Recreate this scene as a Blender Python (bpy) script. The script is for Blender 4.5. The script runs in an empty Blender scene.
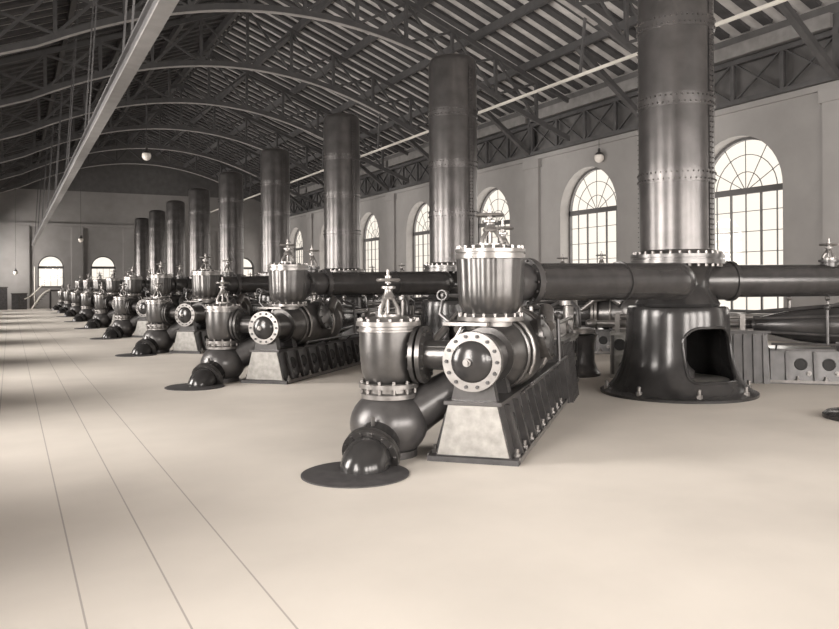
import bpy, bmesh, math, random
from mathutils import Matrix, Vector
random.seed(7)
PI = math.pi
C = bpy.context.scene.collection
SC = bpy.context.scene

# ------------------------------------------------------------------ camera, world, light, exposure
cam_d = bpy.data.cameras.new('camera')
cam = bpy.data.objects.new('camera', cam_d); C.objects.link(cam)
cam.location = (0, 0, 2.0)
cam.rotation_euler = (PI / 2, math.radians(0.35), -math.radians(27.82))
cam_d.sensor_width = 36.0
cam_d.lens = 36.0 * 776 / 839
cam_d.shift_y = -30.5 / 839
cam_d.clip_end = 300
SC.camera = cam

SC.view_settings.view_transform = 'Standard'
SC.view_settings.look = 'None'
SC.view_settings.gamma = 1.0
SC.view_settings.use_curve_mapping = False
SC.view_settings.exposure = 0.45
SC.cycles.use_denoising = True
SC.cycles.max_bounces = 8
SC.cycles.diffuse_bounces = 5
SC.cycles.transparent_max_bounces = 24
SC.cycles.caustics_reflective = False
SC.cycles.caustics_refractive = False
SC.cycles.sample_clamp_indirect = 6.0

world = bpy.data.worlds.new('hazy_sky'); SC.world = world
world.use_nodes = True
wb = world.node_tree.nodes['Background']
wb.inputs[0].default_value = (1.0, 0.915, 0.80, 1)
wb.inputs[1].default_value = 0.92

BAY = 8.02
WIN_U = [3.18 + BAY * k for k in range(10)]          # window centres along the hall
RIGHT, LEFT, FAR, NEAR = 22.9, -3.0, 78.0, -8.0

def daylight(name, loc, rot, sx, sy, power):
    d = bpy.data.lights.new(name, 'AREA'); d.shape = 'RECTANGLE'
    d.size, d.size_y = sx, sy; d.energy = power; d.color = (1.0, 0.95, 0.895)
    o = bpy.data.objects.new(name, d); C.objects.link(o)
    o.location = loc; o.rotation_euler = rot
    return o

P_LEFT, P_RIGHT, P_NEAR = 1580.0, 150.0, 1250.0
for i, u in enumerate(WIN_U):
    daylight('daylight_left', (LEFT - 0.9, u, 4.0), (0, math.radians(-90), 0), 6.2, 3.4, P_LEFT)
    daylight('daylight_right', (RIGHT + 0.9, u, 4.0), (0, math.radians(90), 0), 6.2, 3.4, P_RIGHT)
for v in (1.5, 7.0, 12.5, 18.0):  # unseen lights added behind the camera to brighten the front
    daylight('near_fill_light', (v, NEAR - 0.9, 4.0), (math.radians(90), 0, 0), 3.4, 6.2, P_NEAR)

# ------------------------------------------------------------------ materials
def mat(name, col, rough=0.5, metal=0.0, var=0.12, scale=6.0, bump=0.0, spec=0.5, coat=0.0):
    m = bpy.data.materials.new(name); m.use_nodes = True
    nt = m.node_tree; b = nt.nodes['Principled BSDF']
    tc = nt.nodes.new('ShaderNodeTexCoord')
    nz = nt.nodes.new('ShaderNodeTexNoise'); nz.inputs['Scale'].default_value = scale
    nz.inputs['Detail'].default_value = 6
    nt.links.new(tc.outputs['Object'], nz.inputs['Vector'])
    rp = nt.nodes.new('ShaderNodeValToRGB')
    lo = [max(0, c * (1 - var)) for c in col]; hi = [min(1, c * (1 + var)) for c in col]
    rp.color_ramp.elements[0].position = 0.3; rp.color_ramp.elements[1].position = 0.7
    rp.color_ramp.elements[0].color = (*lo, 1); rp.color_ramp.elements[1].color = (*hi, 1)
    nt.links.new(nz.outputs['Fac'], rp.inputs['Fac'])
    nt.links.new(rp.outputs['Color'], b.inputs['Base Color'])
    b.inputs['Roughness'].default_value = rough
    b.inputs['Metallic'].default_value = metal
    b.inputs['Specular IOR Level'].default_value = spec
    if coat: b.inputs['Coat Weight'].default_value = coat; b.inputs['Coat Roughness'].default_value = 0.15
    if bump:
        bp = nt.nodes.new('ShaderNodeBump'); bp.inputs['Strength'].default_value = bump
        n2 = nt.nodes.new('ShaderNodeTexNoise'); n2.inputs['Scale'].default_value = scale * 6
        nt.links.new(tc.outputs['Object'], n2.inputs['Vector'])
        nt.links.new(n2.outputs['Fac'], bp.inputs['Height']); nt.links.new(bp.outputs['Normal'], b.inputs['Normal'])
    return m

M = {}
M['iron'] = mat('dark_painted_iron', (0.075, 0.071, 0.071), 0.30, 0.35, 0.25, 5)
M['iron_dull'] = mat('dull_black_iron', (0.055, 0.052, 0.053), 0.55, 0.1, 0.3, 8, 0.1)
M['vessel'] = mat('riveted_boiler_plate', (0.10, 0.094, 0.093), 0.3, 0.7, 0.18, 3)
M['bell'] = mat('glossy_cast_iron', (0.05, 0.048, 0.048), 0.2, 0.45, 0.2, 4)
M['steel'] = mat('polished_steel', (0.235, 0.222, 0.214), 0.33, 0.75, 0.15, 7)
M['chest'] = mat('polished_grey_casing', (0.115, 0.110, 0.108), 0.29, 0.75, 0.18, 6)
M['plate'] = mat('scuffed_lit_plate', (0.28, 0.268, 0.252), 0.5, 0.15, 0.22, 9, 0.05)  # floor's reflection in the bed's front plate put into the pale colour
M['panel'] = mat('pale_bed_panel', (0.26, 0.25, 0.235), 0.45, 0.3, 0.25, 9, 0.05)
M['pipe'] = mat('dark_pipe_paint', (0.06, 0.057, 0.057), 0.25, 0.45, 0.2, 4)
M['wall'] = mat('limewashed_wall', (0.29, 0.277, 0.27), 0.9, 0, 0.06, 1.2, 0.1)
M['frieze'] = mat('shade_toned_upper_wall', (0.11, 0.105, 0.104), 0.9, 0, 0.15, 2)  # wall's shade above the girder put into its colour; gables share it
M['stone'] = mat('pale_window_surround', (0.31, 0.295, 0.285), 0.85, 0, 0.06, 3)
M['deck'] = mat('pale_roof_boards', (0.52, 0.495, 0.48), 0.85, 0, 0.2, 1.5)
M['rafter'] = mat('dark_roof_timber', (0.06, 0.057, 0.058), 0.85, 0, 0.2, 3)
M['truss'] = mat('truss_paint', (0.075, 0.072, 0.073), 0.6, 0.1, 0.15, 3)
M['chord'] = mat('pale_eaves_timber', (0.22, 0.21, 0.205), 0.6, 0.1, 0.15, 3)  # even pale tone, used for the eaves beams
M['flange'] = mat('bounce_lit_truss_flange', (0.34, 0.32, 0.31), 0.6, 0.1, 0.12, 3)  # lighter than the web: light bounced off the floor put into colour
M['lit_timber_underside'] = mat('lit_timber_underside', (0.15, 0.142, 0.137), 0.8, 0, 0.12, 4)  # floor bounce on the overhead beam's underside put into its lighter colour
M['pale_rail'] = mat('pale_rail', (0.60, 0.57, 0.52), 0.5, 0, 0.05, 4)
M['frame'] = mat('window_frame_paint', (0.10, 0.095, 0.094), 0.6, 0, 0.1, 5)
M['globe'] = mat('opal_glass', (0.78, 0.73, 0.68), 0.25, 0, 0.03, 4)
M['cabinet'] = mat('dark_stained_wood', (0.06, 0.053, 0.05), 0.6, 0, 0.2, 6)
M['dark_hole'] = mat('shaded_hole_iron', (0.02, 0.019, 0.019), 0.8, 0, 0.2, 6)  # near-black discs paint the shade inside the open port holes

def glass_mat():
    m = bpy.data.materials.new('window_glass'); m.use_nodes = True
    nt = m.node_tree; nt.nodes.clear()
    o = nt.nodes.new('ShaderNodeOutputMaterial'); mx = nt.nodes.new('ShaderNodeMixShader')
    t = nt.nodes.new('ShaderNodeBsdfTransparent'); t.inputs[0].default_value = (0.97, 0.97, 0.97, 1)
    g = nt.nodes.new('ShaderNodeBsdfGlossy'); g.inputs['Roughness'].default_value = 0.02
    f = nt.nodes.new('ShaderNodeFresnel'); f.inputs['IOR'].default_value = 1.45
    nt.links.new(f.outputs[0], mx.inputs[0]); nt.links.new(t.outputs[0], mx.inputs[1]); nt.links.new(g.outputs[0], mx.inputs[2])
    nt.links.new(mx.outputs[0], o.inputs[0])
    return m
M['end_wall'] = mat('grey_end_wall', (0.27, 0.257, 0.25), 0.9, 0, 0.08, 1.2, 0.1)
M['glass'] = glass_mat()

def floor_mat():
    m = mat('pale_worn_floor', (0.61, 0.565, 0.515), 0.62, 0, 0.05, 0.9, 0.03, 0.35)
    nt = m.node_tree; b = nt.nodes['Principled BSDF']
    src = b.inputs['Base Color'].links[0].from_socket
    tc = nt.nodes.new('ShaderNodeTexCoord'); sp = nt.nodes.new('ShaderNodeSeparateXYZ')
    nt.links.new(tc.outputs['Object'], sp.inputs[0])
    def mth(op, a, bb=None):
        n = nt.nodes.new('ShaderNodeMath'); n.operation = op
        for i, q in enumerate((a, bb)):
            if q is None: continue
            if isinstance(q, (int, float)): n.inputs[i].default_value = q
            else: nt.links.new(q, n.inputs[i])
        return n.outputs[0]
    x = sp.outputs['X']
    fr = mth('FRACT', mth('DIVIDE', mth('ADD', x, 10.42), 0.54))
    line = mth('LESS_THAN', fr, 0.024)
    near = mth('MULTIPLY', mth('GREATER_THAN', x, -3.5), mth('LESS_THAN', x, 1.75))
    f = mth('MULTIPLY', mth('MULTIPLY', line, near), 0.6)
    # small scattered stains
    n2 = nt.nodes.new('ShaderNodeTexNoise'); n2.inputs['Scale'].default_value = 0.35; n2.inputs['Detail'].default_value = 8
    nt.links.new(tc.outputs['Object'], n2.inputs['Vector'])
    st = mth('MULTIPLY', mth('MAXIMUM', mth('SUBTRACT', n2.outputs['Fac'], 0.52), 0.0), 0.9)
    mx = nt.nodes.new('ShaderNodeMix'); mx.data_type = 'RGBA'
    nt.links.new(mth('MAXIMUM', f, st), mx.inputs[0]); nt.links.new(src, mx.inputs[6])
    mx.inputs[7].default_value = (0.20, 0.18, 0.165, 1)
    nt.links.new(mx.outputs[2], b.inputs['Base Color'])
    return m
M['floor'] = floor_mat()

# ------------------------------------------------------------------ mesh builder
class MB:
    def __init__(s, flip=False): s.v, s.f, s.flip = [], [], flip
    def add(s, vs, fs, T=None):
        o = len(s.v)
        for p in vs:
            p = Vector(p)
            if T is not None: p = T @ p
            s.v.append(p)
        for f in fs: s.f.append([o + i for i in f])
        return s
    def box(s, x0, x1, y0, y1, z0, z1, T=None):
        vs = [(x0,y0,z0),(x1,y0,z0),(x1,y1,z0),(x0,y1,z0),(x0,y0,z1),(x1,y0,z1),(x1,y1,z1),(x0,y1,z1)]
        return s.add(vs, [(0,3,2,1),(4,5,6,7),(0,1,5,4),(1,2,6,5),(2,3,7,6),(3,0,4,7)], T)
    def hexa(s, a, b):      # two quads (lists of four points, same winding)
        return s.add(list(a) + list(b), [(3,2,1,0),(4,5,6,7),(0,1,5,4),(1,2,6,5),(2,3,7,6),(3,0,4,7)])
    def bar(s, p0, p1, w, h, up=(0,0,1)):
        p0, p1 = Vector(p0), Vector(p1); d = (p1 - p0).normalized()
        up = Vector(up)
        if abs(d.dot(up)) > .99: up = Vector((1,0,0))
        r = d.cross(up).normalized(); t = r.cross(d)
        def q(p): return [p + r*(-w/2) + t*(-h/2), p + r*(w/2) + t*(-h/2), p + r*(w/2) + t*(h/2), p + r*(-w/2) + t*(h/2)]
        return s.hexa(q(p0), q(p1))
    def lathe(s, prof, n=32, T=None, a0=0.0, a1=2*PI):
        full = abs(a1 - a0 - 2*PI) < 1e-6; k = n if full else n + 1
        vs, fs, rows = [], [], []
        for r, z in prof:
            if r < 1e-6:
                rows.append([len(vs)]); vs.append((0,0,z))
            else:
                row = []
                for i in range(k):
                    a = a0 + (a1-a0)*i/n
                    row.append(len(vs)); vs.append((r*math.cos(a), r*math.sin(a), z))
                rows.append(row)
        for A, B in zip(rows, rows[1:]):
            for i in range(n):
                j = (i+1) % k
                if len(A) == 1 and len(B) == 1: continue
                if len(A) == 1: fs.append((A[0], B[j], B[i]))
                elif len(B) == 1: fs.append((A[i], A[j], B[0]))
                else: fs.append((A[i], A[j], B[j], B[i]))
        return s.add(vs, fs, T)
    def cyl(s, p0, p1, r0, r1=None, n=16):
        r1 = r0 if r1 is None else r1
        L = (Vector(p1) - Vector(p0)).length
        return s.lathe([(0,0),(r0,0),(r1,L),(0,L)], n, axis_T(p0, Vector(p1)-Vector(p0)))
    def ring(s, c, ax, r0, r1, t, n=32):       # flat ring with a hole, from c along ax by t
        return s.lathe([(r0,0),(r1,0),(r1,t),(r0,t),(r0,0)], n, axis_T(c, ax))
    def torus(s, c, ax, R, r, n=32, m=8, a0=0.0, a1=2*PI, T=None):
        T2 = axis_T(c, ax) if T is None else T
        return s.lathe([(R + r*math.cos(2*PI*j/m), -r*math.sin(2*PI*j/m)) for j in range(m, -1, -1)], n, T2, a0, a1)
    def sphere(s, c, r, rz=None, n=24, m=12, ax=(0,0,1)):
        rz = rz or r
        return s.lathe([(r*math.sin(PI*j/m) if 0 < j < m else 0, -rz*math.cos(PI*j/m)) for j in range(m+1)], n, axis_T(c, ax))
    def bolts(s, c, ax, R, k, r=0.02, h=0.03, a=0.0, n=6):
        T = axis_T(c, ax)
        for i in range(k):
            t = a + 2*PI*i/k
            p = T @ Vector((R*math.cos(t), R*math.sin(t), 0))
            s.cyl(p, p + Vector(ax).normalized()*h, r, n=n)
        return s
    def tube(s, pts, r, n=10, closed=False):
        pts = [Vector(p) for p in pts]; rr = r if isinstance(r, (list, tuple)) else [r]*len(pts)
        N = len(pts); vs, fs = [], []
        prev = None
        for i, p in enumerate(pts):
            if closed: d = pts[(i+1) % N] - pts[i-1]
            else: d = pts[min(i+1, N-1)] - pts[max(i-1, 0)]
            d.normalize()
            if prev is None:
                up = Vector((0,0,1)) if abs(d.z) < .9 else Vector((1,0,0))
                x = d.cross(up).normalized()
            else:
                x = (prev - d*prev.dot(d)).normalized()
            prev = x; y = d.cross(x)
            for j in range(n):
                a = 2*PI*j/n; vs.append(p + (x*math.cos(a) + y*math.sin(a))*rr[i])
        for i in range(N if closed else N-1):
            for j in range(n):
                a, b = i*n+j, i*n+(j+1) % n; c, d = ((i+1) % N)*n+(j+1) % n, ((i+1) % N)*n+j
                fs.append((a, b, c, d))
        if not closed:
            fs.append(tuple(reversed(range(n)))); fs.append(tuple((N-1)*n+j for j in range(n)))
        return s.add(vs, fs)
    def prism(s, poly, T, depth):              # 2D outline extruded along local z
        n = len(poly)
        vs = [(x,y,0) for x,y in poly] + [(x,y,depth) for x,y in poly]
        fs = [tuple(reversed(range(n))), tuple(range(n, 2*n))] + [(i,(i+1)%n,n+(i+1)%n,n+i) for i in range(n)]
        return s.add(vs, fs, T)
    def mesh(s, name, material, angle=38):
        me = bpy.data.meshes.new(name)
        vs = [(p.x, -p.y if s.flip else p.y, p.z) for p in s.v]
        fs = [list(reversed(f)) for f in s.f] if s.flip else s.f
        me.from_pydata(vs, [], fs); me.validate(); me.update()
        me.materials.append(material)
        me.polygons.foreach_set('use_smooth', [True]*len(me.polygons))
        me.set_sharp_from_angle(angle=math.radians(angle))
        return me
    def build(s, name, material, parent=None, angle=38):
        o = bpy.data.objects.new(name, s.mesh(name, material, angle)); C.objects.link(o)
        if parent is not None: o.parent = parent
        return o

def axis_T(c, ax):
    ax = Vector(ax).normalized()
    return Matrix.Translation(Vector(c)) @ ax.to_track_quat('Z', 'Y').to_matrix().to_4x4()

def tag(o, label=None, cat=None, group=None, kind=None):
    if label: o['label'] = label
    if cat: o['category'] = cat
    if group: o['group'] = group
    if kind: o['kind'] = kind
    return o
def thing(name, label, cat, loc=(0,0,0), rotz=0.0, group=None):
    o = bpy.data.objects.new(name, None); C.objects.link(o)
    o.empty_display_size = 0.2
    o.location = loc; o.rotation_euler = (0, 0, rotz)
    return tag(o, label, cat, group)
def struct(o): o['kind'] = 'structure'; return o
def kids(o):
    return [c for c in C.objects if c.parent == o]
def copy_tree(o, parent=None):
    c = o.copy(); C.objects.link(c)
    if parent is not None: c.parent = parent
    for ch in kids(o): copy_tree(ch, c)
    return c
def dup(o, loc, label=None):
    c = copy_tree(o); c.location = loc
    if label: c['label'] = label
    return c
ORD = ['nearest', 'second', 'third', 'fourth', 'fifth', 'sixth', 'seventh', 'eighth', 'ninth', 'tenth']

# ------------------------------------------------------------------ setting: floor, walls, windows
b = MB(); b.box(LEFT-.7, RIGHT+.7, NEAR-.7, FAR+.7, -0.3, 0.0)
struct(b.build('floor', M['floor']))

def arch_pts(c, w, spring, n=20, r=None):
    return [(c + w*math.cos(PI - PI*i/n), spring + w*math.sin(PI - PI*i/n)) for i in range(n+1)]

def wall_with_windows(name, s0, s1, top, wins, hw, sill, spring, T, thick, material):
    """front face at local z=0, thickness towards +z; wins = centres along s; T maps (s, height, depth)"""
    b = MB(); n = 20
    edges = [s0]
    for c in wins: edges += [c-hw, c+hw]
    edges.append(s1)
    for d in (0.0, thick):
        for i in range(0, len(edges), 2):
            b.add([(edges[i],0,d),(edges[i+1],0,d),(edges[i+1],top,d),(edges[i],top,d)], [(0,1,2,3)], T)
        for c in wins:
            b.add([(c-hw,0,d),(c+hw,0,d),(c+hw,sill,d),(c-hw,sill,d)], [(0,1,2,3)], T)
            ap = arch_pts(c, hw, spring, n)
            for p, q in zip(ap, ap[1:]):
                b.add([(p[0],p[1],d),(q[0],q[1],d),(q[0],top,d),(p[0],top,d)], [(0,1,2,3)], T)
    return b.build(name, material, None, 20)

def window(n, c, hw, sill, spring, T, depth, cols, rows, detailed=True):
    """T maps (s, height, depth into wall)"""
    o = MB()
    ap = [(c-hw, sill)] + arch_pts(c, hw, spring, 24) + [(c+hw, sill)]
    # pale reveal lining the opening
    t = 0.012
    for p, q in zip(ap, ap[1:]):
        o.add([(p[0],p[1],-0.01),(q[0],q[1],-0.01),(q[0],q[1],depth+0.15),(p[0],p[1],depth+0.15)], [(0,1,2,3)], T)
    o.add([(c-hw,sill,-0.06),(c+hw,sill,-0.06),(c+hw,sill,depth+.15),(c-hw,sill,depth+.15)], [(3,2,1,0)], T)
    root = struct(o.build('window_%d' % n, M['stone'], None, 30))
    f = MB()
    fw = 0.10
    for p, q in zip(ap, ap[1:]):
        def inn(pt):
            if pt[1] <= spring + 1e-6: return (pt[0] + (fw if pt[0] < c else -fw), pt[1])
            dx, dy = pt[0]-c, pt[1]-spring; L = math.hypot(dx, dy); return (c+dx*(L-fw)/L, spring+dy*(L-fw)/L)
        pi, qi = inn(p), inn(q)
        for z in (depth, depth+.14):
            f.add([(p[0],p[1],z),(q[0],q[1],z),(qi[0],qi[1],z),(pi[0],pi[1],z)], [(0,1,2,3)], T)
        f.add([(pi[0],pi[1],depth),(qi[0],qi[1],depth),(qi[0],qi[1],depth+.14),(pi[0],pi[1],depth+.14)], [(0,1,2,3)], T)
    z0, z1 = depth+.05, depth+.09
    f.box(c-hw, c+hw, spring-.11, spring+.11, depth, depth+.12, T)          # transom
    f.box(c-hw, c+hw, sill, sill+.1, depth, depth+.12, T)
    for i in range(1, cols):
        x = c-hw+2*hw*i/cols; w = .035 if (detailed and i in (2, cols-2)) else .012
        f.box(x-w, x+w, sill, spring, z0-.02, z1, T)
    for j in range(1, rows):
        y = sill+(spring-sill)*j/rows
        f.box(c-hw, c+hw, y-.012, y+.012, z0, z1, T)
    if detailed:
        for rr in (.36, .68):
            pts = arch_pts(c, hw*rr, spring, 16)
            for p, q in zip(pts, pts[1:]):
                f.bar(T @ Vector((p[0],p[1],z0)), T @ Vector((q[0],q[1],z0)), .026, .026)
        for k in range(1, 6):
            a = PI*k/6
            f.bar(T @ Vector((c,spring,z0)), T @ Vector((c+hw*.99*math.cos(a), spring+hw*.99*math.sin(a),z0)), .024, .024)
    f.build('window_frame', M['frame'], root, 30)
    g = MB(); zz = depth+.07
    m = len(ap); g.add([(p[0],p[1],zz) for p in ap], [tuple(range(m))], T)
    g.build('pane', M['glass'], root)
    return root

def TM(ex, ey, ez, o):
    return Matrix(((ex[0],ey[0],ez[0],o[0]),(ex[1],ey[1],ez[1],o[1]),(ex[2],ey[2],ez[2],o[2]),(0,0,0,1)))
T_right = TM((0,1,0),(0,0,1),(1,0,0),(RIGHT,0,0))
T_left = TM((0,1,0),(0,0,1),(-1,0,0),(LEFT,0,0))
T_far = TM((1,0,0),(0,0,1),(0,1,0),(0,FAR,0))
T_near = TM((1,0,0),(0,0,1),(0,-1,0),(0,NEAR,0))
WALL_TOP, EAVE, RIDGE, MID = 8.2, 10.75, 15.95, 9.95
struct(wall_with_windows('wall_right', NEAR, FAR, WALL_TOP, WIN_U, 1.93, .9, 5.27, T_right, .65, M['wall']))
struct(wall_with_windows('wall_left', NEAR, FAR, EAVE, WIN_U, 1.93, .9, 5.27, T_left, .65, M['wall']))
FAR_V = (3.3, 7.75, 12.2, 16.65, 21.0)
struct(wall_with_windows('wall_far', LEFT-.6, RIGHT+.6, EAVE, FAR_V, 1.08, 1.92, 3.72, T_far, .6, M['end_wall']))
NEAR_V = (1.5, 7.0, 12.5, 18.0)  # unseen windows added behind the camera to let in extra light
struct(wall_with_windows('wall_near', LEFT-.6, RIGHT+.6, EAVE, NEAR_V, 1.93, .9, 5.27, T_near, .6, M['wall']))
b = MB()
b.prism([(LEFT-.6, EAVE), (RIGHT+.6, EAVE), (MID, RIDGE)], TM((1,0,0),(0,0,1),(0,-1,0),(0,FAR+.6,0)), .6)
struct(b.build('wall_far_gable', M['frieze']))
b = MB(); b.prism([(LEFT-.6, EAVE), (RIGHT+.6, EAVE), (MID, RIDGE)], TM((1,0,0),(0,0,1),(0,-1,0),(0,NEAR,0)), .6)
struct(b.build('wall_near_gable', M['frieze']))
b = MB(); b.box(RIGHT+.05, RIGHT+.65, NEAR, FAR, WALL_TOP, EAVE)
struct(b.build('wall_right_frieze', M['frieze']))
b = MB(); b.box(RIGHT-.10, RIGHT+.05, NEAR, FAR, WALL_TOP-.14, WALL_TOP+.06)
struct(b.build('trim_1', M['wall']))
wn = 1
for c in WIN_U:
    window(wn, c, 1.93, .9, 5.27, T_right, .5, 6, 6); wn += 1
for c in FAR_V:
    window(wn, c, 1.08, 1.92, 3.72, T_far, .3, 4, 2, False); wn += 1
for c in WIN_U:
    window(wn, c, 1.93, .9, 5.27, T_left, .5, 6, 6); wn += 1
for c in NEAR_V:
    window(wn, c, 1.93, .9, 5.27, T_near, .5, 6, 6); wn += 1
# pilasters between the right-hand windows
b = MB()
b.box(RIGHT-.14, RIGHT+.02, -.55, .55, 0, WALL_TOP-.14); b.box(RIGHT-.2, RIGHT+.02, -.65, .65, WALL_TOP-.55, WALL_TOP-.14); b.box(RIGHT-.2, RIGHT+.02, -.65, .65, 0, .5)
me = b.mesh('wall_right_pier', M['wall'])
for k in range(9):
    o = bpy.data.objects.new('wall_right_pier', me); C.objects.link(o); o.location = (0, WIN_U[k]+BAY/2, 0); struct(o)
b = MB(); b.box(-.5,.5,-.14,.02,0,7.4)
me = b.mesh('wall_far_pier', M['end_wall'])
for v in (1.05, 5.5, 9.97, 14.4, 18.9):
    o = bpy.data.objects.new('wall_far_pier', me); C.objects.link(o); o.location = (v, FAR, 0); struct(o)
b = MB(); b.box(LEFT, RIGHT, FAR-.12, FAR+.02, 7.4, 7.75)
struct(b.build('trim_2', M['end_wall']))

# roof slopes with rafters and purlins
def slope_z(v): return RIDGE - (RIDGE-EAVE)/(RIGHT+.6-MID)*abs(v-MID)
for sgn, ve in ((1, RIGHT+.6), (-1, LEFT-.6)):
    b = MB()
    z = slope_z(ve)
    a = [(MID, NEAR-.6, RIDGE), (ve, NEAR-.6, z), (ve, NEAR-.6, z+.1), (MID, NEAR-.6, RIDGE+.1)]
    c = [(p[0], FAR+.6, p[2]) for p in a]
    b.hexa(a, c)
    deck = struct(b.build('ceiling', M['deck']))
    r = MB()
    r.bar((MID, 0, RIDGE-.09), (ve-sgn*.5, 0, slope_z(ve-sgn*.5)-.07), .36, .13)
    rme = r.mesh('rafter', M['rafter'])
    for k in range(78):
        o = bpy.data.objects.new('rafter', rme); C.objects.link(o); o.parent = deck; o.location = (0, 8 + .9*k, 0)
    for dv in (2.6, 5.2, 7.8, 10.4):
        v = MID + sgn*dv
        p = MB(); p.box(v-.09, v+.09, NEAR+.05, FAR-.05, slope_z(v)-.50, slope_z(v)-.17)
        p.build('purlin', M['truss'], deck)
    if sgn > 0:
        p = MB(); p.box(MID-.1, MID+.1, NEAR+.05, FAR-.05, RIDGE-.6, RIDGE-.17); p.build('ridge_beam', M['truss'], deck)

# ------------------------------------------------------------------ roof trusses
def low(v):
    d = abs(v-9.85)
    return 12.16 - .0293*d*d if d < 9 else 9.787 - .37*(d-9)
def make_truss():
    root = thing('roof_truss', '', 'roof truss', (0, 28.0, 0), 0, 'arched trusses across the roof')
    N = 48; v0, v1 = LEFT+.06, RIGHT-.36
    vs = [v0 + (v1-v0)*i/N for i in range(N+1)]
    ch = MB(); web = MB()
    for a, c in zip(vs, vs[1:]):
        for mb, y, z0, z1 in ((ch, .09, -.02, .02), (web, .05, .02, .26)):
            if mb is ch and not -.8 < (a+c)/2 < 17.1: continue
            mb.hexa([(a,-y,low(a)+z0),(a,y,low(a)+z0),(a,y,low(a)+z1),(a,-y,low(a)+z1)],
                    [(c,-y,low(c)+z0),(c,y,low(c)+z0),(c,y,low(c)+z1),(c,-y,low(c)+z1)])
    lc = web.build('arched_chord', M['truss'], root); ch.build('flange', M['flange'], lc)
    u = MB()
    for ve in (LEFT+.1, RIGHT-.2):
        u.bar((MID,0,slope_z(MID)-.85), (ve,0,slope_z(ve)-.85), .12, .2)
    u.build('upper_chord', M['truss'], root)
    st = [MID + 2.15*k for k in range(-5, 6)]
    up = lambda v: slope_z(v)-.85
    for v in st:
        p = MB(); p.bar((v,0,low(v)+.2), (v,0,up(v)-.1), .13, .13, (0,1,0)); p.build('post', M['truss'], root)
    for a, c in zip(st, st[1:]):
        for s_, e_ in ((a, c), (c, a)):
            p = MB(); p.bar((s_,0,low(s_)+.2), (e_,0,up(e_)-.1), .10, .08, (0,1,0)); p.build('brace', M['truss'], root)
    return root
TR_U = [20.0, 28.02, 36.04, 44.06, 52.08, 60.1, 68.12]
truss = make_truss(); truss.location = (0, TR_U[0], 0)
tl = ['%s arched iron roof truss counting away from the viewer under the boarded roof' % ORD[i] for i in range(len(TR_U))]
truss['label'] = tl[0]
for i, u in enumerate(TR_U[1:]): dup(truss, (0, u, 0), tl[i+1])

# lattice girder on the right wall, one length per bay, with its sloping strut and the pale eaves beam above
def make_girder():
    root = thing('lattice_girder', '', 'girder', (RIGHT-.22, 0, 0), 0, 'lattice girders along the right wall')
    L = BAY - .04
    for nm, z in (('bottom_chord', WALL_TOP+.14), ('top_chord', 9.72)):
        p = MB(); p.box(-.09, .09, 0, L, z-.08, z+.08); p.build(nm, M['truss'], root)
    for k in range(5):
        y = min(max(L*k/4, .08), L-.08); w = .12 if k == 0 else .07
        p = MB(); p.box(-.07, .07, y-w, y+w, WALL_TOP+.2, 9.66 if k else 10.3); p.build('post', M['truss'], root)
    for k in range(4):
        for a, c in ((WALL_TOP+.2, 9.66), (9.66, WALL_TOP+.2)):
            p = MB(); p.bar((0, L*k/4+.1, a), (0, L*(k+1)/4-.1, c), .05, .09, (1,0,0)); p.build('brace', M['truss'], root)
    p = MB(); p.bar((-.05, .08, WALL_TOP+.15), (-3.6, .08, 10.95), .2, .22, (0,1,0)); p.build('strut', M['truss'], root)
    return root
gd = make_girder(); G_U = [15.1 + BAY*k for k in range(7)]
gd.location = (RIGHT-.22, G_U[0], 0)
gl = ['%s dark lattice girder length along the top of the right wall' % ORD[i] for i in range(7)]
gd['label'] = gl[0]
for i in range(1, 7): dup(gd, (RIGHT-.22, G_U[i], 0), gl[i])
b = MB(); b.box(-.14, .14, .18, BAY-.22, 9.88, 10.33)
eb = b.build('eaves_beam', M['chord']); eb.location = (RIGHT-.3, G_U[0], 0)
tag(eb, 'nearest pale timber beam length above the lattice girder by the eaves', 'beam', 'pale eaves beams')
for i in range(1, 7):
    dup(eb, (RIGHT-.3, G_U[i], 0), '%s pale timber beam length above the lattice girder by the eaves' % ORD[i])

# long pale beam overhead on the left, hung from the trusses
rb = thing('overhead_beam', 'long pale timber beam running down the hall overhead at the left', 'beam', (0,0,0))
b = MB(); b.box(1.68, 1.90, -2, 76.0, 5.58, 5.62); b.build('lower_flange', M['lit_timber_underside'], rb)
b = MB(); b.box(1.74, 1.84, -2, 76.0, 5.62, 5.86); b.box(1.68, 1.90, -2, 76, 5.86, 5.9); b.build('web', M['truss'], rb)
for u in [13.6 + 8.02*k for k in range(8)] + [14.7 + 8.02*k for k in range(8)]:
    for dv in (0,):
        b = MB(); t = min(TR_U, key=lambda q: abs(q-u))
        v = 1.79
        b.bar((v, u, 5.88), (v+.45, u, slope_z(v+.45)-.3), .035, .035, (0,1,0)); b.build('hanger', M['truss'], rb)
# thin pale rail on the right beyond the vessels
rr = thing('overhead_rail', 'thin pale rail running down the hall high behind the riveted columns', 'rail', (0,0,0))
b = MB(); b.box(16.75, 16.83, NEAR+2, 76, 8.86, 8.95); b.build('rail', M['pale_rail'], rr)
for u in TR_U:
    b = MB(); b.bar((16.8, u+.3, 8.95), (16.8, u+.02, low(16.8)+.1), .08, .08, (0,1,0)); b.build('hanger', M['truss'], rr)

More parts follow.
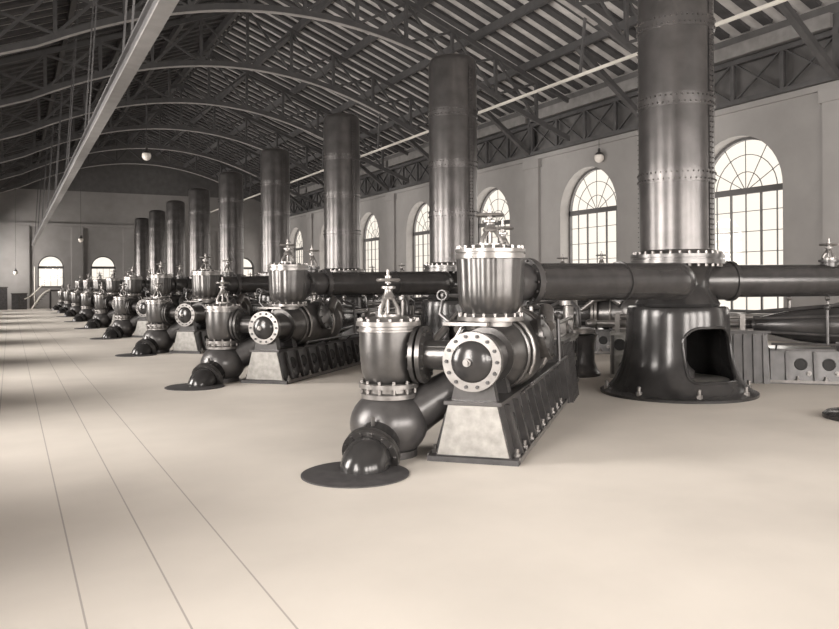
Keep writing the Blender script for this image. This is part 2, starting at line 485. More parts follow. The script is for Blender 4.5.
# ------------------------------------------------------------------ pumping machines
AX = 1.13
def wheel_parts(root, c, R, z_base, flip, yoke_r=.13, body=None):
    """valve yoke from z_base up to a handwheel at c[2]"""
    x, y, z = c
    k = MB(flip)
    k.lathe([(0,z_base),(yoke_r*1.25,z_base),(yoke_r*1.25,z_base+.04),(0,z_base+.04)], 16, Matrix.Translation((x,y,0)))
    hh = (z - z_base)
    zt = z_base + hh*.55
    for s in range(3):
        a = 2*PI*s/3 + .5
        pts = [(x+yoke_r*1.05*math.cos(a), y+yoke_r*1.05*math.sin(a), z_base+.03),
               (x+yoke_r*.95*math.cos(a), y+yoke_r*.95*math.sin(a), z_base+hh*.25),
               (x+yoke_r*.55*math.cos(a), y+yoke_r*.55*math.sin(a), z_base+hh*.45),
               (x+yoke_r*.3*math.cos(a), y+yoke_r*.3*math.sin(a), zt)]
        k.tube(pts, [.028,.026,.024,.024], 8)
    k.lathe([(0,zt-.03),(yoke_r*.6,zt-.03),(yoke_r*.66,zt),(yoke_r*.4,zt+.05),(yoke_r*.4,zt+hh*.2),(yoke_r*.7,zt+hh*.22),(yoke_r*.7,zt+hh*.28),(.03,zt+hh*.32),(0,zt+hh*.32)], 16, Matrix.Translation((x,y,0)))
    k.build('valve_yoke', M['steel'], root)
    w = MB(flip)
    w.torus((x,y,z), (0,0,1), R, .018, 24, 8)
    for s in range(5):
        a = 2*PI*s/5
        w.bar((x,y,z), (x+R*math.cos(a), y+R*math.sin(a), z), .022, .018)
    w.cyl((x,y,z-.04), (x,y,z+.05), .04, n=12)
    wo = w.build('handwheel', M['steel'], root)
    p = MB(flip); p.cyl((x,y,z_base+.05), (x,y,z+.12), .018, n=8); p.build('spindle', M['steel'], wo)

def fluted(mb, prof, c, n=84, k=14, amp=.016):
    """lathe with shallow vertical flutes"""
    vs, fs = [], []
    for r, z in prof:
        for i in range(n):
            a = 2*PI*i/n; rr = r + (amp*(abs(math.cos(k*a/2)) - .6) if r > .2 else 0)
            vs.append((c[0]+rr*math.cos(a), c[1]+rr*math.sin(a), z))
    for j in range(len(prof)-1):
        for i in range(n):
            fs.append((j*n+i, j*n+(i+1) % n, (j+1)*n+(i+1) % n, (j+1)*n+i))
    mb.add(vs, fs)

def make_pump(flip, label, loc, rotz, group):
    root = thing('pump', label, 'pump', loc, rotz, group)
    F = lambda: MB(flip)
    X = (1,0,0); Y = (0,1,0); Z = (0,0,1)
    def quad(x, yb, zb, yt, zt): return [(x,-yb,zb),(x,yb,zb),(x,yt,zt),(x,-yt,zt)]
    # bed plate and tapering bed
    b = F(); b.box(-.06, 4.7, -.52, .52, 0, .06); bp = b.build('bed_plate', M['iron_dull'], root)
    s = F(); s.box(0, 4.66, -.535, -.52, .02, .075); s.box(0, 4.66, .52, .535, .02, .075); s.build('edging', M['steel'], bp)
    b = F()
    for a, c in ((0, 1.5), (1.5, 3.0), (3.0, 4.6)):
        za, zc = .64, .64
        b.hexa(quad(a, .43, .06, .29+.012*a, za), quad(c, .43, .06, .29+.012*c, zc))
    b.hexa(quad(-.03,.33,.64,.33,.68), quad(4.6,.39,.64,.39,.68))
    for sd in (1, -1):
        for i in range(9):
            x = .30 + .5*i; zt = .62; yt = .29+.012*x
            b.hexa([(x-.03, sd*.43, .06), (x+.03, sd*.43, .06), (x+.03, sd*.52, .06), (x-.03, sd*.52, .06)][::sd],
                   [(x-.03, sd*yt, zt), (x+.03, sd*yt, zt), (x+.03, sd*(yt+.07), zt), (x-.03, sd*(yt+.07), zt)][::sd])
    bd = b.build('bed', M['iron'], root)
    for sd in (1, -1):
        for i in range(9):
            x = .12+.5*i
            bo = F(); bo.cyl((x, sd*.475, .06), (x, sd*.475, .155), .022, n=8); bo.cyl((x, sd*.475, .06), (x, sd*.475, .10), .042, n=6)
            bo.build('anchor_bolt', M['steel'], bp)
            xx = .55+.5*i
            if xx < 4.5:
                yy = .36+.006*xx; nrm = Vector((0, sd*.97, .24))
                bo = F(); bo.torus((xx, sd*yy, .38), nrm, .10, .022, 20, 6); bo.cyl(Vector((xx, sd*(yy-.02), .38)), Vector((xx, sd*(yy-.02), .38))+nrm*.03, .10, n=20)
                bo.build('port_hole', M['dark_hole'], bd)
                bo = F(); bo.cyl((xx-.14, sd*(yy+.02), .20), Vector((xx-.14, sd*(yy+.02), .20))+nrm*.07, .03, n=8); bo.cyl((xx-.14, sd*(yy+.02), .20), Vector((xx-.14, sd*(yy+.02), .20))+nrm*.03, .05, n=12)
                bo.build('stud', M['steel'], bd)
    p = F(); p.hexa([(-.025,-.41,.075),(-.025,.41,.075),(-.025,.28,.635),(-.025,-.28,.635)], [(0,-.41,.075),(0,.41,.075),(0,.28,.635),(0,-.28,.635)])
    p.build('front_plate', M['plate'], root)
    for x, w in ((.05,.14),(.75,.2),(1.9,.5),(3.2,.2)):
        sd = F(); sd.hexa([(x,-.26,.68),(x+w,-.26,.68),(x+w,.26,.68),(x,.26,.68)], [(x,-.2,AX-.14),(x+w,-.2,AX-.14),(x+w,.2,AX-.14),(x,.2,AX-.14)])
        for y in (-.22, .22): sd.cyl((x+w/2,y,.69), (x+w/2,y,.77), .03, n=6)
        sd.build('saddle', M['iron'], root)
    # plunger barrel
    b = F(); b.lathe([(0,.05),(.26,.05),(.26,.62),(.30,.72),(.37,.86),(.46,1.05),(.52,1.4),(.53,1.8),(.51,2.2),(.45,2.55),(.38,2.75),(.38,2.9),(0,2.9)], 40, axis_T((0,0,AX), X))
    b.ring((.66,0,AX), X, .2, .345, .06); b.torus((1.05,0,AX), X, .46, .03, 40, 8)
    b.build('barrel', M['chest'], root)
    fl = F(); fl.ring((-.05,0,AX), X, .235, .335, .12, 48); fo = fl.build('end_flange', M['steel'], root)
    for i in range(14):
        a = 2*PI*i/14
        bl = F(); p = Vector((-.05, .288*math.cos(a), AX+.288*math.sin(a))); bl.cyl(p, p+Vector((-.025,0,0)), .021, n=6); bl.build('bolt', M['iron_dull'], fo)
    cv = F(); cv.lathe([(.245,.02),(.235,.05),(.20,.085),(.13,.115),(.06,.13),(0,.132)], 40, axis_T((0,0,AX), (-1,0,0)))
    co = cv.build('end_cover', M['bell'], root)
    hb = F(); hb.cyl((-.12,.03,AX), (-.17,.03,AX), .045, n=16); hb.cyl((-.17,.03,AX), (-.20,.03,AX), .025, n=12); hb.build('hub', M['steel'], co)
    rf = F(); rf.ring((2.72,0,AX), X, .36, .52, .07, 40); rf.ring((2.82,0,AX), X, .3, .50, .07, 40); ro = rf.build('rear_flange', M['steel'], root)
    bl = F(); bl.bolts((2.89,0,AX), X, .45, 14, .025, .04); bl.build('bolt_ring', M['iron_dull'], ro)
    cn = F(); cn.lathe([(.38,2.88),(.40,3.1),(.39,3.5),(.33,4.0),(.22,4.5),(.13,4.85),(.10,5.0),(0,5.0)], 36, axis_T((0,0,AX), X))
    cn.ring((4.86,0,AX), X, .08, .18, .06, 24)
    cn.build('plunger_casing', M['pipe'], root)
    tr = F()
    for a in (.5, 1.2, 1.95, 2.65, 3.6, 5.8):
        tr.tube([(2.85,.47*math.cos(a),AX+.47*math.sin(a)), (5.0,.27*math.cos(a),AX+.27*math.sin(a))], .026, 8)
    tr.build('tie_rods', M['iron'], root)
    # pedestal, rear frame, guides, crosshead
    pd = F()
    pd.hexa([(4.62,-.56,0),(5.7,-.56,0),(5.7,.56,0),(4.62,.56,0)], [(4.66,-.44,.98),(5.66,-.44,.98),(5.66,.44,.98),(4.66,.44,.98)])
    pd.box(4.6, 5.72, -.47, .47, .98, 1.03)
    for sdn in (1,-1):
        for i in range(6):
            x = 4.72+.18*i
            pd.hexa([(x-.03,sdn*.56,0),(x+.03,sdn*.56,0),(x+.03,sdn*.62,0),(x-.03,sdn*.62,0)][::sdn], [(x-.03,sdn*.44,.96),(x+.03,sdn*.44,.96),(x+.03,sdn*.50,.96),(x-.03,sdn*.50,.96)][::sdn])
    pd.build('pedestal', M['iron'], root)
    rfm = F(); rfm.box(5.7, 7.7, -.36, .36, 0, .92); rfm.box(5.7, 7.7, -.42, .42, .9, .96); rfm.box(5.7, 7.7, -.42, .42, 0, .08)
    rfm.box(5.7,7.7,-.385,-.36,.44,.50); rfm.box(5.7,7.7,.36,.385,.44,.50)
    rfo = rfm.build('guide_frame', M['panel'], root)
    for sdn in (1,-1):
        for x, z in ((6.1,.24),(6.75,.24),(7.4,.24),(6.1,.7),(6.9,.7),(7.5,.7)):
            hl = F(); hl.cyl((x,sdn*.355,z), (x,sdn*.366,z), .10, n=20); hl.torus((x,sdn*.366,z), (0,1,0), .105, .02, 20, 6)
            hl.build('port_hole', M['dark_hole'], rfo)
        for x in (5.9,6.45,7.1,7.64):
            hr = F(); hr.box(x-.03, x+.03, sdn*.36-.03, sdn*.36+.03, .08, .9); hr.build('stiffener', M['iron'], rfo)
    gb = F()
    for y in (-.27,.27):
        gb.tube([(4.9,y,AX+.16),(7.65,y,AX+.16)], .035, 10); gb.tube([(4.9,y,AX-.1),(7.65,y,AX-.1)], .035, 10)
        for x in (5.1, 7.55): gb.box(x-.05, x+.05, y-.05, y+.05, .95, AX+.22)
    gb.tube([(4.9,0,AX),(6.4,0,AX)], .06, 12)
    gb.build('guide_bars', M['steel'], root)
    xh = F(); xh.box(6.25,6.65,-.32,.32,AX-.08,AX+.13); xh.cyl((6.45,-.36,AX), (6.45,.36,AX), .09, n=16)
    xh.tube([(6.45,0,AX),(7.0,0,AX),(8.1,0,AX)], [.09,.075,.06], 12); xh.sphere((8.1,0,AX), .14, .1)
    xh.build('crosshead', M['steel'], root)
    # ---- suction side: floor inlet, bulb, chest
    sx, sy = .13, 1.04
    b = F(); b.sphere((sx,sy,.375), .46, .40, 36, 18); b.tube([(sx,sy,.3),(sx+.2,sy-.35,.55),(sx+.35,.3,.8)], [.3,.26,.22], 20)
    b.cyl((sx,sy,0), (sx,sy,.08), .33, n=32)
    b.build('suction_bulb', M['iron'], root)
    b = F(); b.lathe([(.33,.68),(.33,.73),(.29,.75),(.29,.80),(.35,.80),(.35,.85),(.30,.86)], 36, Matrix.Translation((sx,sy,0)))
    for i in range(12):
        a = 2*PI*i/12; b.cyl((sx+.32*math.cos(a), sy+.32*math.sin(a), .74), (sx+.32*math.cos(a), sy+.32*math.sin(a), .89), .02, n=6)
    b.build('collar', M['steel'], root)
    b = F(); b.lathe([(0,.84),(.24,.84),(.285,.88),(.315,.98),(.335,1.12),(.345,1.28),(.345,1.46)], 40, Matrix.Translation((sx,sy,0)))
    so = b.build('suction_chest', M['chest'], root)
    b = F(); b.lathe([(.345,1.45),(.37,1.455),(.37,1.475),(.345,1.48),(.345,1.51),(.38,1.52),(.38,1.57),(.32,1.58),(.2,1.62),(0,1.63)], 40, Matrix.Translation((sx,sy,0)))
    b.bolts((sx,sy,1.57), Z, .345, 16, .02, .035); b.build('lid', M['steel'], so)
    wheel_parts(root, (sx,sy,2.05), .125, 1.61, flip, .12)
    b = F(); b.tube([(sx+.02,sy-.3,1.18),(sx+.02,.2,1.18)], .17, 24); b.ring((sx+.02,.66,1.18), Y, .1, .33, .05, 36); b.ring((sx+.02,.58,1.18), Y, .1, .33, .05, 36)
    b.bolts((sx+.02,.71,1.18), Y, .27, 12, .022, .03); b.bolts((sx+.02,.58,1.18), (0,-1,0), .27, 12, .022, .03)
    b.tube([(sx-.1,.2,1.28),(sx-.1,sy-.2,1.28)], .022, 8)
    b.build('branch_pipe', M['chest'], root)
    b = F(); b.tube([(.5,.66,.55),(.35,.8,1.0),(.9,.55,1.45)], .05, 10); b.tube([(1.0,.5,.8),(1.0,.75,1.3),(1.3,.5,1.62)], .03, 8)
    for x in (.6,1.0,1.4): b.cyl((x,.5,1.2), (x,.62,1.2), .06, n=10)
    b.build('small_pipes', M['steel'], root)
    # inlet elbow rising from the floor
    ax = Vector((1, 0, .42)).normalized(); rc = Vector((sx-.60, sy, .13))
    pts = []
    for i in range(9):
        t = i/8; a = t*1.25
        pts.append((rc.x - .02 - .30*math.sin(a), sy, rc.z - .01 - .05*t - .24*(1-math.cos(a))))
    b = F(); b.tube(pts, [.25,.255,.26,.26,.26,.255,.25,.23,.2], 32)
    b.tube([rc, rc + ax*.35], .25, 28)
    b.build('inlet_elbow', M['bell'], root)
    b = F(); b.ring(rc-ax*.045, ax, .2, .325, .04, 40); b.ring(rc+ax*.005, ax, .2, .325, .04, 40)
    b.bolts(rc-ax*.045, -ax, .29, 14, .02, .02)
    b.cyl(rc+Vector((.06,0,.30)), rc+Vector((.06,0,.40)), .022, n=8)
    b.build('inlet_flange', M['chest'], root)
    # ---- discharge chest
    dx, dy = 1.12, .03
    D = Matrix.Translation((dx,dy,0))
    b = F(); b.lathe([(.31,1.3),(.31,1.53),(.42,1.54),(.42,1.59),(.36,1.60),(.32,1.63)], 36, D)
    b.bolts((dx,dy,1.59), Z, .39, 18, .018, .045); b.box(dx-.45, dx+.3, dy-.05, dy+.5, 1.49, 1.53)
    b.build('chest_foot', M['steel'], root)
    b = F(); fluted(b, [(.28,1.61),(.335,1.65),(.385,1.74),(.40,1.86),(.405,2.0),(.412,2.18),(.42,2.32)], (dx,dy), amp=.02)
    do = b.build('discharge_chest', M['chest'], root, 60)
    b = F(); b.lathe([(.41,2.30),(.44,2.31),(.44,2.365),(.418,2.37),(.418,2.385),(.44,2.39),(.44,2.43),(.36,2.44),(.2,2.48),(0,2.49)], 44, D)
    b.bolts((dx,dy,2.43), Z, .405, 20, .018, .04); b.build('lid', M['steel'], do)
    wheel_parts(root, (dx,dy,2.86), .165, 2.46, flip, .145)
    # outlet leaving at the back and bending towards the column
    dv = Vector((.783,-.622,0)); pe = Vector((2.55,-.20,2.02))
    b = F(); b.tube([(dx+.3,dy,2.02),(dx+.7,dy+.02,2.02),(dx+1.0,dy+.03,2.02),pe-dv*.25,pe-dv*.01], .265, 28)
    b.ring(pe-dv*.05, dv, .2, .34, .05, 36); b.bolts(pe-dv*.05, -dv, .305, 14, .02, .035)
    b.ring((dx+.62,dy+.02,2.02), X, .2, .33, .05, 36); b.ring((dx+.69,dy+.02,2.02), X, .2, .33, .05, 36); b.bolts((dx+.62,dy+.02,2.02), (-1,0,0), .3, 14, .018, .03)
    b.build('outlet_nozzle', M['iron'], root)
    q = Vector((2.62,.16,0))
    b = F(); b.tube([q+Vector((0,0,1.3)), q+Vector((0,0,1.9)), q+Vector((0,0,2.3))], [.10,.13,.15], 16); b.tube([q+Vector((0,0,2.0)), Vector((2.35,-.05,2.0))], .1, 12); b.lathe([(.15,2.25),(.15,2.36),(.19,2.37),(.19,2.41),(0,2.42)], 20, Matrix.Translation((q.x,q.y,0))); b.bolts((q.x,q.y,2.41), Z, .165, 8, .016, .03); b.build('valve_body', M['iron'], root)
    wheel_parts(root, (q.x,q.y,2.80), .15, 2.41, flip, .11)
    # side valve chest and feed pipes on the column side of the barrel
    b = F(); b.lathe([(0,.30),(.24,.30),(.26,.42),(.26,.56),(.30,.56),(.30,.61),(.22,.615),(.12,.66),(0,.67)], 28, axis_T((1.75,0,AX+.02), (0,-1,.25)))
    b.bolts(Vector((1.75,0,AX+.02))+Vector((0,-1,.25)).normalized()*.61, (0,-1,.25), .265, 10, .02, .03)
    b.build('side_valve', M['chest'], root)
    b = F(); b.tube([(2.05,-.55,1.42),(2.35,-.5,1.62),(2.75,-.42,1.55),(3.05,-.38,1.3),(3.3,-.33,1.15)], [.10,.10,.09,.075,.06], 14)
    b.tube([(2.1,.7,1.35),(2.5,.62,1.55),(2.95,.5,1.45),(3.4,.36,1.2)], [.07,.07,.06,.05], 12)
    b.build('feed_pipes', M['steel'], root)
    b = F()
    for x in (1.15, 2.35):
        b.tube([(x,.4*math.cos(t)*1.28,AX+.4*math.sin(t)*1.28) for t in [-.5+PI*1.32*i/14 for i in range(15)]], .028, 8)
    b.build('hoops', M['steel'], root)
    b = F(); b.tube([(.9,-.52,.78),(4.6,-.52,.78)], .025, 8)
    for x in (1.0,2.2,3.4,4.5): b.tube([(x,-.52,.78),(x,-.38,.66)], .02, 6)
    b.build('control_rod', M['iron'], root)
    b = F()
    b.tube([(3.6,-.52,.78),(3.6,-.5,1.5)], .03, 8); b.tube([(3.6,-.5,1.5),(2.9,-.15,1.72)], .026, 8); b.sphere((3.6,-.5,1.5), .06, .06, 12, 8)
    b.build('lever', M['iron'], root)
    # small gauge cock on the left of the discharge chest
    b = F(); b.tube([(dx-.1,dy+.36,1.85),(dx-.12,dy+.58,1.86),(dx-.12,dy+.62,1.62),(dx-.2,dy+.45,1.5)], .026, 8); b.sphere((dx-.1,dy+.56,1.86), .06); b.cyl((dx-.26,dy+.56,1.86),(dx+.02,dy+.56,1.86),.018,n=8)
    b.torus((dx-.26,dy+.56,1.86), X, .06, .012, 14, 6)
    b.build('drain_cock', M['iron'], root)
    # oil cups and fittings along the top of the barrel
    for x, y in ((1.85,-.2),(2.2,-.1),(2.95,0),(3.5,0),(4.2,0),(3.2,.25)):
        zt = AX+(.5 if x < 2.5 else .37)
        b = F(); b.cyl((x,y,zt-.12),(x,y,zt+.16),.03,n=8); b.sphere((x,y,zt+.17),.055,.06,12,8); b.build('oil_cup', M['steel'], root)
    return root

CU, CV = 10.29, 10.72                       # first vessel, along and across the hall
PA_V, PB_V = 4.57, 2*CV - 4.57
NG = 9
def where(i): return 'nearest' if i == 0 else ORD[i]
pumpA = make_pump(False, 'large pump with pale trapezoid bed end nearest in the left row', (PA_V, 7.40, 0), PI/4, 'pumps in the left row')
pumpB = make_pump(True, 'dark spindle-shaped pump cut off by the right edge beyond the bell-based column', (PB_V, 7.40, 0), PI*3/4, 'pumps in the right row')
for k in range(1, NG):
    dup(pumpA, (PA_V, 7.40+BAY*k, 0), '%s pump from the viewer in the left row along the walkway' % ORD[k])
    dup(pumpB, (PB_V, 7.40+BAY*k, 0), '%s pump from the viewer in the right row behind the columns' % ORD[k])

# round iron floor plates the inlets rise from
def local(k, lx, ly, mirror=False):
    u = 7.40+BAY*k+.7071*(lx+ly); v = 4.57+.7071*(lx-ly)
    return (2*CV-v if mirror else v, u)
b = MB(); b.lathe([(0,0.0),(.57,0.0),(.57,.012),(.55,.02),(0,.02)], 48)
plate0 = b.build('floor_plate', M['iron_dull'])
v, u = local(0, -.86, 1.07); plate0.location = (v, u, .001)
tag(plate0, 'round dark iron plate in the floor under the nearest left inlet elbow', 'floor plate', 'round floor plates under the inlets')
for k in range(NG):
    if k:
        v, u = local(k, -.86, 1.07); dup(plate0, (v, u, .001), 'round dark floor plate under the %s inlet elbow of the left row' % ORD[k])
        v, u = local(k, -.86, 1.07, True); dup(plate0, (v, u, .001), 'round dark floor plate under the %s inlet elbow of the right row' % ORD[k])

# ---- air vessels (tall riveted columns)
def bell_r(z, prof):
    for (r0,z0),(r1,z1) in zip(prof, prof[1:]):
        if z0 <= z <= z1 and z1 > z0: return r0+(r1-r0)*(z-z0)/(z1-z0)
    return prof[-1][0]
def make_vessel(loc, label):
    root = thing('air_vessel', label, 'column', loc, 0, 'tall riveted air vessels')
    prof = [(1.37,0),(1.37,.045),(1.31,.07),(1.2,.14),(1.10,.28),(1.02,.45),(.96,.65),(.92,.9),(.90,1.15),(.89,1.4),(.885,1.5),(.865,1.555),(.82,1.575)]
    # smooth refinement of the bell outline
    inner = [(r-.06, z) for r, z in reversed(prof[1:-1])]
    b = MB(); b.lathe(prof + [(.70,1.58),(.70,1.50)] + [(.80,1.49)] + [(r, z) for r, z in inner if z < 1.45 and z > .1] + [(1.12,0.0),(1.37,0)], 72)
    base = b.build('bell_base', M['bell'], root)
    bm = bmesh.new(); bm.from_mesh(base.data); bmesh.ops.remove_doubles(bm, verts=bm.verts, dist=1e-4)
    bmesh.ops.recalc_face_normals(bm, faces=bm.faces); bm.to_mesh(base.data); bm.free()
    # arched opening facing down the hall
    ang = math.radians(262); hw = .50; z0, z1, rad = .30, 1.22, .30
    out = [(-hw, z0+.12), (-hw, z1-rad)]
    out += [(-hw+rad-rad*math.cos(t), z1-rad+rad*math.sin(t)) for t in [PI/2*i/8 for i in range(1, 9)]]
    out += [(hw-rad+rad*math.sin(t), z1-rad+rad*math.cos(t)) for t in [PI/2*i/8 for i in range(0, 9)]]
    out += [(hw, z0+.12)]
    out += [(hw-.12+.12*math.cos(t), z0+.12-.12*math.sin(t)) for t in [PI/2*i/5 for i in range(1, 6)]]
    out += [(-hw+.12-.12*math.sin(t), z0+.12-.12*math.cos(t)) for t in [PI/2*i/5 for i in range(0, 5)]]
    R = Matrix.Rotation(ang, 4, 'Z')
    T = R @ TM((0,1,0),(0,0,1),(1,0,0),(.35,0,0))
    cmb = MB(); cmb.prism(out, T, 1.3)
    cut = cmb.build('opening_cutter', M['bell'], root)
    bm = bmesh.new(); bm.from_mesh(cut.data); bmesh.ops.remove_doubles(bm, verts=bm.verts, dist=1e-4)
    bmesh.ops.recalc_face_normals(bm, faces=bm.faces); bm.to_mesh(cut.data); bm.free()
    md = base.modifiers.new('opening', 'BOOLEAN'); md.operation = 'DIFFERENCE'; md.object = cut; md.solver = 'EXACT'
    bpy.context.view_layer.update()
    me = bpy.data.meshes.new_from_object(base.evaluated_get(bpy.context.evaluated_depsgraph_get()))
    base.modifiers.clear(); base.data = me
    me.polygons.foreach_set('use_smooth', [True]*len(me.polygons)); me.set_sharp_from_angle(angle=math.radians(38))
    bpy.data.objects.remove(cut)
    bead = []
    for i in range(len(out)):
        p, q = out[i], out[(i+1) % len(out)]
        for t in (0, .34, .67):
            s_, z_ = p[0]+(q[0]-p[0])*t, p[1]+(q[1]-p[1])*t
            r_ = bell_r(z_, prof); bead.append(R @ Vector((math.sqrt(max(r_*r_-s_*s_, .01))+.005, s_, z_)))
    b = MB(); b.tube(bead, .026, 8, True); b.build('opening_rim', M['bell'], root)
    b = MB(); b.cyl((0,0,.0), (0,0,.27), .88, n=48); b.build('inner_floor', M['plate'], root)
    b = MB(); b.cyl((0,0,.27), (0,0,1.55), .16, n=20); b.lathe([(.3,.27),(.3,.4),(.2,.5),(.16,.6)], 20); b.build('inner_shaft', M['iron'], root)
    for i in range(8):
        a = 2*PI*i/8+.25
        p = MB(); x, y = 1.27*math.cos(a), 1.27*math.sin(a)
        p.cyl((x,y,.06), (x,y,.19), .03, n=8); p.cyl((x,y,.06), (x,y,.13), .055, n=6); p.sphere((x,y,.20), .035, .03, 10, 6)
        p.build('anchor_bolt', M['steel'], root)
    b = MB(); b.lathe([(.72,1.57),(.74,1.62),(.66,1.74),(.57,1.9),(.555,2.02),(.58,2.15),(.66,2.28),(.72,2.34)], 56)
    b.build('neck', M['bell'], root)
    b = MB(); b.lathe([(.5,2.33),(.82,2.33),(.82,2.40),(.79,2.405),(.79,2.435),(.82,2.44),(.82,2.50),(.70,2.505),(.68,2.56),(.655,2.58)], 64)
    fo = b.build('foot_flange', M['chest'], root)
    b = MB(); b.bolts((0,0,2.50), (0,0,1), .755, 30, .026, .05); b.bolts((0,0,2.33), (0,0,-1), .755, 30, .026, .05); b.build('bolt_ring', M['steel'], fo)
    b = MB(); b.lathe([(.655,2.55),(.655,7.95),(.64,8.04),(.58,8.12),(.4,8.18),(0,8.2)], 64)
    so = b.build('shell', M['vessel'], root)
    for z in (3.88, 5.22, 6.6):
        b = MB(); b.lathe([(.65,z-.11),(.668,z-.108),(.668,z+.108),(.65,z+.11)], 64)
        for dz in (-.06, .06):
            for i in range(44):
                a = 2*PI*(i+(.5 if dz > 0 else 0))/44
                b.cyl((.665*math.cos(a), .665*math.sin(a), z+dz), (.69*math.cos(a), .69*math.sin(a), z+dz), .019, .012, 6)
        b.build('rivet_band', M['vessel'], root)
    b = MB()
    for a0 in (math.radians(286), math.radians(120)):
        b.lathe([(.65,2.6),(.668,2.6),(.668,7.9),(.65,7.9)], 6, None, a0-.10, a0+.10)
        for da in (-.06, .06):
            for i in range(58):
                z = 2.66+.09*i
                b.cyl((.665*math.cos(a0+da), .665*math.sin(a0+da), z), (.69*math.cos(a0+da), .69*math.sin(a0+da), z), .016, .010, 6)
    b.build('seam_strip', M['vessel'], root)
    return root
vessel = make_vessel((CV, CU, 0), 'nearest tall riveted iron column on a bell-shaped base with an opening')
for k in range(1, NG):
    dup(vessel, (CV, CU+BAY*k, 0), '%s tall riveted iron column from the viewer in the row' % ORD[k])

# ---- delivery pipes
def make_pipe_a(loc, label):
    root = thing('delivery_pipe', label, 'pipe', loc, 0, 'left delivery pipes')
    # local origin = vessel centre on the floor; pipe start at the discharge chest outlet
    s = Vector((6.515-CV, 9.062-CU, 2.02)); e = Vector((9.66-CV, 9.42-CU, 2.02))
    pts = [s + (e-s)*t for t in (0, .25, .5, .75, 1)]
    rad = .38
    for i in range(1, 9):
        t = PI/2*i/8; pts.append(Vector((e.x+rad*math.sin(t), e.y+rad*(1-math.cos(t)), 2.02)))
    pts.append(pts[-1]+Vector((.12,.25,0)))
    b = MB(); b.tube(pts, [.265,.275,.285,.295,.305]+[.31]*(len(pts)-5), 36); b.build('pipe', M['pipe'], root)
    d = (e-s).normalized()
    b = MB(); b.ring(s+d*.0, d, .2, .34, .05, 36); b.bolts(s+d*.05, d, .305, 14, .02, .035); b.build('flange', M['iron'], root)
    b = MB(); b.lathe([(.27,0),(.315,.0),(.315,.04),(.27,.04)], 36, axis_T(s+d*1.9, d)); b.build('joint_band', M['pipe'], root)
    return root
def make_pipe_b(loc, label):
    root = thing('delivery_pipe', label, 'pipe', loc, 0, 'right delivery pipes')
    e = Vector((2*CV-6.515-CV, 9.062-CU, 2.02)); d = Vector((e.x, e.y, 0)).normalized(); s = Vector((0,0,2.02))+d*.45
    b = MB(); b.tube([s, e], .30, 36); b.build('pipe', M['pipe'], root)
    b = MB(); b.lathe([(.30,0),(.345,0),(.345,.72),(.37,.73),(.37,.80),(.30,.81)], 36, axis_T(s-d*.15, d)); b.build('collar', M['pipe'], root)
    b = MB(); b.ring(e-d*.05, d, .2, .37, .05, 36); b.bolts(e-d*.05, -d, .34, 14, .02, .035); b.build('flange', M['iron'], root)
    q = e - d*1.22
    b = MB(); b.lathe([(.15,2.25),(.15,2.36),(.19,2.37),(.19,2.41),(0,2.42)], 20, Matrix.Translation((q.x,q.y,0))); b.build('valve_body', M['iron'], root)
    wheel_parts(root, (q.x,q.y,2.70), .15, 2.41, False, .11)
    return root
pa = make_pipe_a((CV, CU, 0), 'thick dark pipe from nearest discharge chest curving into the nearest column')
pb = make_pipe_b((CV, CU, 0), 'thick dark pipe leaving the nearest column toward the right edge')
for k in range(1, NG):
    dup(pa, (CV, CU+BAY*k, 0), 'thick dark pipe curving into the %s column from its left pump' % ORD[k])
    dup(pb, (CV, CU+BAY*k, 0), 'thick dark pipe leaving the right side of the %s column' % ORD[k])

# ---- crank heads between the columns
def make_crank(loc, label):
    root = thing('crank_head', label, 'crank', loc, 0, 'crank heads between columns')
    b = MB(); b.lathe([(0,0),(.68,0),(.68,.06),(.62,.12),(.56,.3),(.55,.7),(.6,.84),(.62,.88),(0,.88)], 40); b.build('pedestal', M['iron'], root)
    b = MB(); b.lathe([(0,.9),(.56,.9),(.58,.92),(.58,1.0),(.56,1.02),(.2,1.04),(0,1.04)], 40); b.cyl((.3,.1,1.0), (.3,.1,1.32), .09, n=16); b.build('crank_disc', M['steel'], root)
    b = MB(); b.cyl((0,0,1.04), (0,0,1.75), .11, n=16); b.lathe([(.11,1.5),(.2,1.52),(.2,1.62),(.11,1.64)], 20); b.build('shaft', M['steel'], root)
    b = MB()
    for a in (.4, 2.5, 4.5):
        b.tube([(.5*math.cos(a),.5*math.sin(a),1.05),(.45*math.cos(a),.45*math.sin(a),1.45),(.18*math.cos(a),.18*math.sin(a),1.58)], .045, 8)
    b.build('bridge', M['iron'], root)
    return root
ck = make_crank((CV+.1, 13.52, 0), 'crank head with polished disc just beyond the nearest column')
for k in range(1, NG-1):
    dup(ck, (CV+.1, 13.52+BAY*k, 0), 'crank head with polished disc just beyond the %s column' % ORD[k])

# iron floor cover at the right edge of the foreground
b = MB(); b.lathe([(0,0),(.55,0),(.55,.05),(.50,.09),(.3,.12),(0,.13)], 48)
o = b.build('floor_cover', M['bell']); o.location = (11.0, 6.98, 0)
tag(o, 'domed dark iron floor cover cut off by the right edge', 'cover')

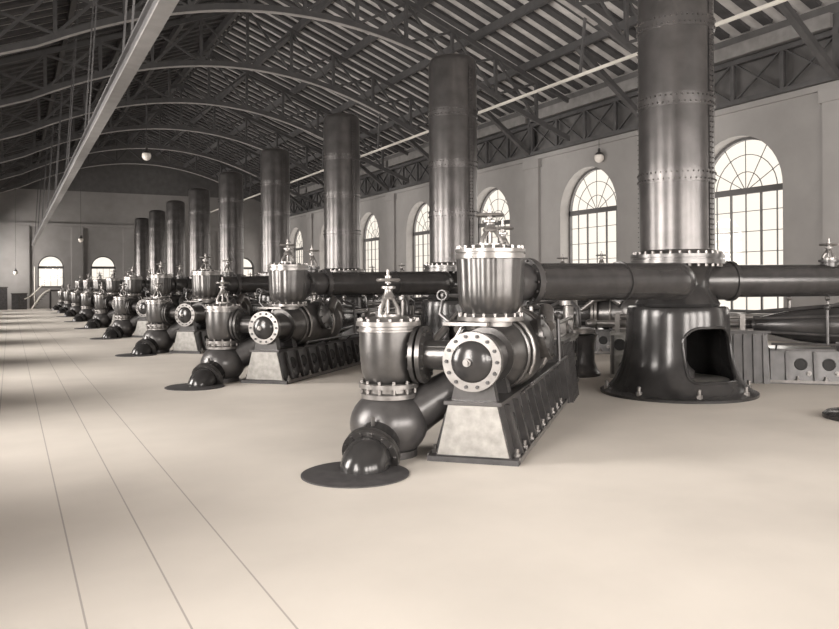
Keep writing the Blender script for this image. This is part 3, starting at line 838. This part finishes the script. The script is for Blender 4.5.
# ------------------------------------------------------------------ lamps
def make_lamp(name, label, v, u, z, top, R=.2):
    root = thing(name, label, 'lamp', (v, u, z))
    b = MB(); b.sphere((0,0,0), R, R*1.1, 20, 12); b.build('globe', M['globe'], root)
    b = MB(); b.lathe([(R*.9,R*.5),(R*.7,R*.9),(.06,R*1.2),(.05,R*1.9),(0,R*1.9)], 16); b.build('cap', M['iron'], root)
    b = MB(); b.cyl((0,0,R*1.8), (0,0,top-z), .012, n=6); b.build('cord', M['iron_dull'], root)
    return root
make_lamp('hanging_lamp', 'white globe lamp hanging before the arched window left of the nearest column', 22.68, 26.18, 7.45, 8.30, .21)
make_lamp('hanging_lamp', 'white globe lamp hanging high in mid hall right of the long beam', 5.38, 36.04, 7.76, low(5.38), .20)
make_lamp('hanging_lamp', 'small white globe lamp hanging above the far end wall windows', 4.48, 60.1, 5.3, low(4.48), .17)
make_lamp('hanging_lamp', 'small white globe lamp low at the far left of the hall', .35, 60.1, 2.95, low(.35), .15)

# ------------------------------------------------------------------ far end: stair, landing, cabinet
st = thing('staircase', 'small curved staircase with pale rails under the left end window', 'staircase', (0, 75.2, 0))
for y in (0, 1.1):
    b = MB(); b.tube([(1.65,y,0),(2.0,y,.55),(2.35,y,1.1),(2.75,y,1.5),(3.1,y,1.66)], .07, 8); b.build('stringer', M['pale_rail'], st)
    b = MB(); b.tube([(1.1,y,.9),(1.6,y,1.15),(2.0,y,1.55),(2.5,y,2.1)], .045, 8); b.build('handrail', M['pale_rail'], st)
for i in range(7):
    t = (i+.5)/7; x = 1.72+1.25*t; z = 1.55*t**.85
    b = MB(); b.box(x-.14, x+.14, 0, 1.1, z-.02, z+.02); b.build('tread', M['cabinet'], st)
b = MB(); b.box(3.05, 5.2, 0, 1.1, 1.55, 1.68); b.build('landing', M['cabinet'], st)
for x in (3.15, 5.1):
    for y in (.06, 1.04):
        b = MB(); b.box(x-.05, x+.05, y-.05, y+.05, 0, 1.55); b.build('post', M['iron_dull'], st)
b = MB(); b.cyl((1.95,.5,0), (1.95,.5,3.75), .06, n=8); o = b.build('pole', M['pale_rail']); o.location = (0, 76.4, 0)
tag(o, 'thin pale upright pole left of the far end window', 'pole')
for i, (v, w, h, lab) in enumerate(((-1.9, 1.7, 1.9, 'tall dark cupboard standing farthest left at the far end'), (0.1, 1.2, 1.35, 'low dark cupboard beside the far end staircase'))):
    root = thing('cupboard', lab, 'cupboard', (v, 75.5, 0))
    b = MB(); b.box(0, w, 0, .8, 0, h); b.box(-.05, w+.05, -.05, .85, h, h+.07); b.build('body', M['cabinet'], root)
    for s_ in (0, 1):
        b = MB(); b.box(.05+s_*w/2, w/2-.05+s_*w/2, -.03, 0, .1, h-.08); b.build('cupboard_door', M['iron_dull'], root)
